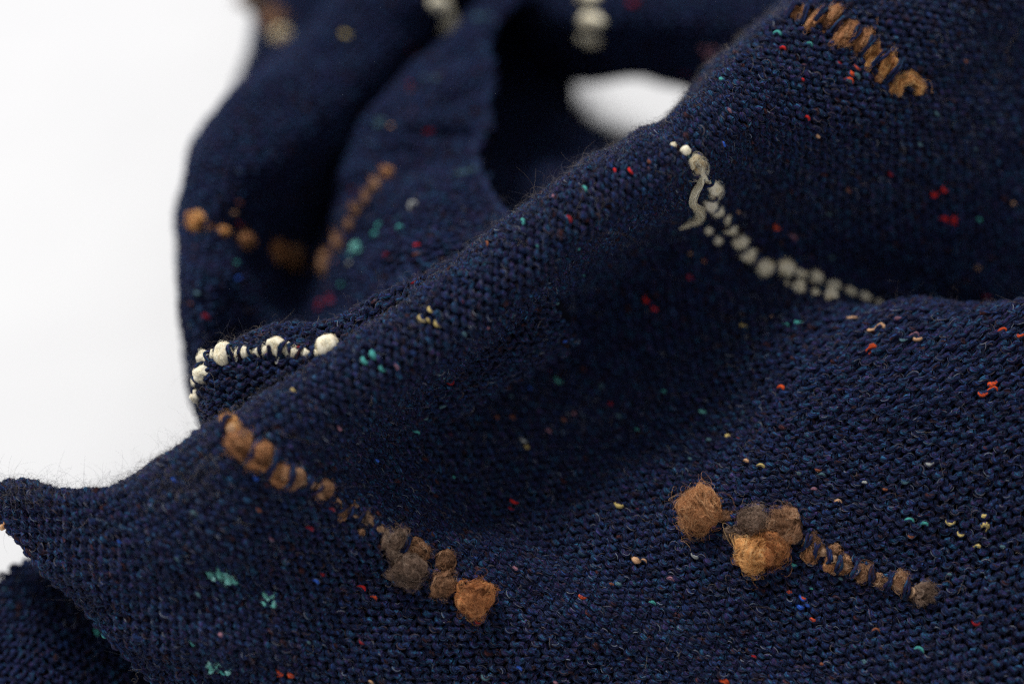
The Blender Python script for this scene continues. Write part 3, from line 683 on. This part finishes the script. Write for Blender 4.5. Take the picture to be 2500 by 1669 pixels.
for s_ in SLUBS.replace('\n', '').split(';'):
    a = s_.split(); fleece(*[float(q) for q in a[:4]], a[4])
CREAM = """1543 340 9 9 cream;1570 352 14 12 cream;1606 393 14 11 cream;1632 424 22 17 cream;1622 460 24 19 grey_cream;1645 478 12 13 cream;1664 494 10 11 cream;1676 519 12 14 cream;1622 522 10 11 cream;1645 546 12 11 cream;1700 546 16 20 cream;1718 577 16 20 cream;1751 608 28 22 cream;1802 608 26 20 cream;1832 624 12 10 cream;1868 636 26 15 cream;1911 657 17 11 cream;1944 669 19 11 cream;1982 681 20 11 cream;2014 695 16 10 cream;1832 669 20 16 cream;1866 681 12 12 cream;1902 688 20 12 cream;1803 657 8 8 cream;
525 817 21 27 cream;565 811 13 14 cream;594 808 9 13 cream;635 803 28 21 cream;660 800 12 15 cream;671 812 10 12 cream;700 813 10 10 cream;751 812 32 25 cream;478 829 14 17 cream;499 815 10 11 cream;473 862 14 19 cream;456 878 8 12 cream;459 908 9 16 cream;
1002 8 30 20 cream;1018 48 18 28 cream;1358 2 28 17 cream;1362 44 31 20 cream;1360 84 27 15 cream;6 1208 8 12 tan"""
for s_ in CREAM.replace('\n', '').split(';'):
    a = s_.split(); fleece(*[float(q) for q in a[:4]], a[4], curl=.5, dens=.8, smoothf=True, lift=.55, depth=.95, only='second' if (float(a[0]) < 800 and 750 < float(a[1]) < 950) else None)

# coils and the hanging lock: yarn ends that curl round in the air
def swept(name, pix, lifts, rads, mat, hmat, label, nh=60, core=.55, spread=1.0):
    """pix: image points on the cloth; lifts/rads in mm"""
    base = []; Ns = []
    for (x, y), l_ in zip(pix, lifts):
        f = find(x, y, 'front', 9); L = LOOPS['front']; P, T, B, N = L.frame(f[2], f[3]); base.append(P+N*l_*.001); Ns.append(N)
    C = cr(np.array(base), 40); N = unit(cr(np.array(Ns), 40)); R = cr(np.array(rads)[:, None]*.001, 40)[:, 0].clip(.00003)
    V, Q, _ = tubes(C[None], N[None], R[None]*core, 10, np.linspace(0, 3, 40)[None], 0)
    V = V.reshape(-1, 3)
    o = poly_obj(name, V, [tuple(q) for q in Q]+[tuple(range(9, -1, -1)), tuple(range(len(V)-10, len(V)))], mat); child(o); o['label'] = label
    T = unit(np.gradient(C, axis=0)); B = np.cross(T, N)
    a = rng.uniform(0, 6.28, nh)[:, None]+np.linspace(0, 1, 40)[None]*rng.normal(1.0, 1.0, nh)[:, None]
    q = rng.uniform(.25, 1.15, nh)[:, None]*spread+(rng.random(nh) < .2)[:, None]*np.linspace(0, 1, 40)[None]**3*rng.uniform(.5, 4, nh)[:, None]+(rng.random(nh) < .12)[:, None]*np.sin(np.linspace(0, 1, 40)[None]*rng.uniform(3, 9, nh)[:, None])**2*rng.uniform(.2, 1.1, nh)[:, None]
    pts = C[None]+(np.cos(a)[..., None]*B[None]+np.sin(a)[..., None]*N[None])*(R[None]*q)[..., None]
    h = hair_obj('lock_fibres', pts, np.full((nh, 40), .000021)*np.linspace(1.2, .6, 40)[None], hmat, None, np.clip(rng.normal(.6, .3, nh), .05, 1)); h.parent = o; tag(h, kind='stuff')
swept('wool_lock', [(1606, 394), (1593, 412), (1577, 430), (1575, 448), (1588, 463), (1589, 480), (1572, 494), (1549, 508)], [.6, 1.3, 1.8, 2.0, 2.2, 2.2, 2.0, 1.7], [.34, .52, .50, .50, .60, .50, .24, .04], MC['cream'], MH['cream'], 'cream lock of wool hanging loose from the ridge', 200, .22, 1.0)
def ring(name, x, y, r, th, mat, hmat, label, a0=0.3, a1=5.6, lift=1.1):
    an = np.linspace(a0, a1, 12); pix = [(x+r*math.cos(q), y+r*.95*math.sin(q)) for q in an]
    swept(name, pix, list(lift+.35*np.linspace(-1, 1, 12)), list(th*(.75+.4*np.sin(np.linspace(.2, 2.9, 12)))), mat, hmat, label, 60)
ring('wool_coil', 1588, 374, 11, .62, MC['cream'], MH['cream'], 'cream coil of wool on top of the ridge', 2.2, 8.2)
ring('wool_coil', 2078, 203, 24, .95, MC['gold'], MH['gold'], 'pale gold coil of wool at the end of its row', 2.4, 7.0)
ring('wool_coil', 1632, 426, 14, .55, MC['grey_cream'], MH['grey_cream'], 'greyish cream coil below the hanging lock', -1.6, 2.4, .9)

# curly fleece hair along the cream row and long single hairs seen against the folds
def strays(cx, cy, dx, dy, n, colour, lo=.003, hi=.008, up=.003, rad=(.000007, .000014), curl=7, only=None):
    K = 22; pts = np.zeros((n, K, 3))
    for k in range(n):
        f = find(cx+rng.uniform(-dx, dx), cy+rng.uniform(-dy, dy), only, 10)
        if f is None: continue
        L = LOOPS[f[1]]; P, T, B, N = L.frame(f[2], f[3])
        d = unit(N*rng.uniform(.2, 1.)+T*rng.normal(0, .8)+B*rng.normal(0, .8)); ax = unit(rng.normal(size=3)); ln = rng.uniform(lo, hi); kp = rng.normal(0, 1)*curl
        p = P+N*.0004
        for q in range(K):
            pts[k, q] = p; p = p+d*ln/K; d = unit(d+np.cross(ax, d)*kp/K)
    rr = rng.uniform(*rad, n)[:, None]*np.linspace(1, .45, K)[None]
    return pts, rr
allp, allr = [], []
for a in ((560, 790, 80, 14, 70, 0), (720, 790, 50, 14, 24, 0), (1600, 400, 30, 50, 40, 0), (900, 700, 100, 30, 40, 0), (1150, 530, 120, 60, 60, 0), (1450, 350, 120, 50, 50, 0), (480, 960, 20, 40, 30, 0),
          (330, 1100, 160, 30, 420, 0), (80, 1125, 70, 15, 220, 0), (120, 1340, 100, 60, 90, 0), (430, 1030, 70, 40, 160, 0), (1250, 450, 150, 70, 160, 0), (1700, 130, 100, 60, 30, 0), (300, 1500, 90, 60, 20, 0), (2200, 700, 150, 12, 40, 0)):
    p_, r_ = strays(a[0], a[1], a[2], a[3], a[4], None); allp.append(p_); allr.append(r_)
p_, r_ = strays(1500, 1000, 800, 500, 60, None, .006, .013, curl=2.5); allp.append(p_); allr.append(r_)
P = np.concatenate(allp); R = np.concatenate(allr); okk = np.abs(P).sum((1, 2)) > 0
o = hair_obj('stray_hairs', P[okk], R[okk], M_STRAY); child(o); tag(o, 'long curly hairs along the fold edges', kind='stuff')
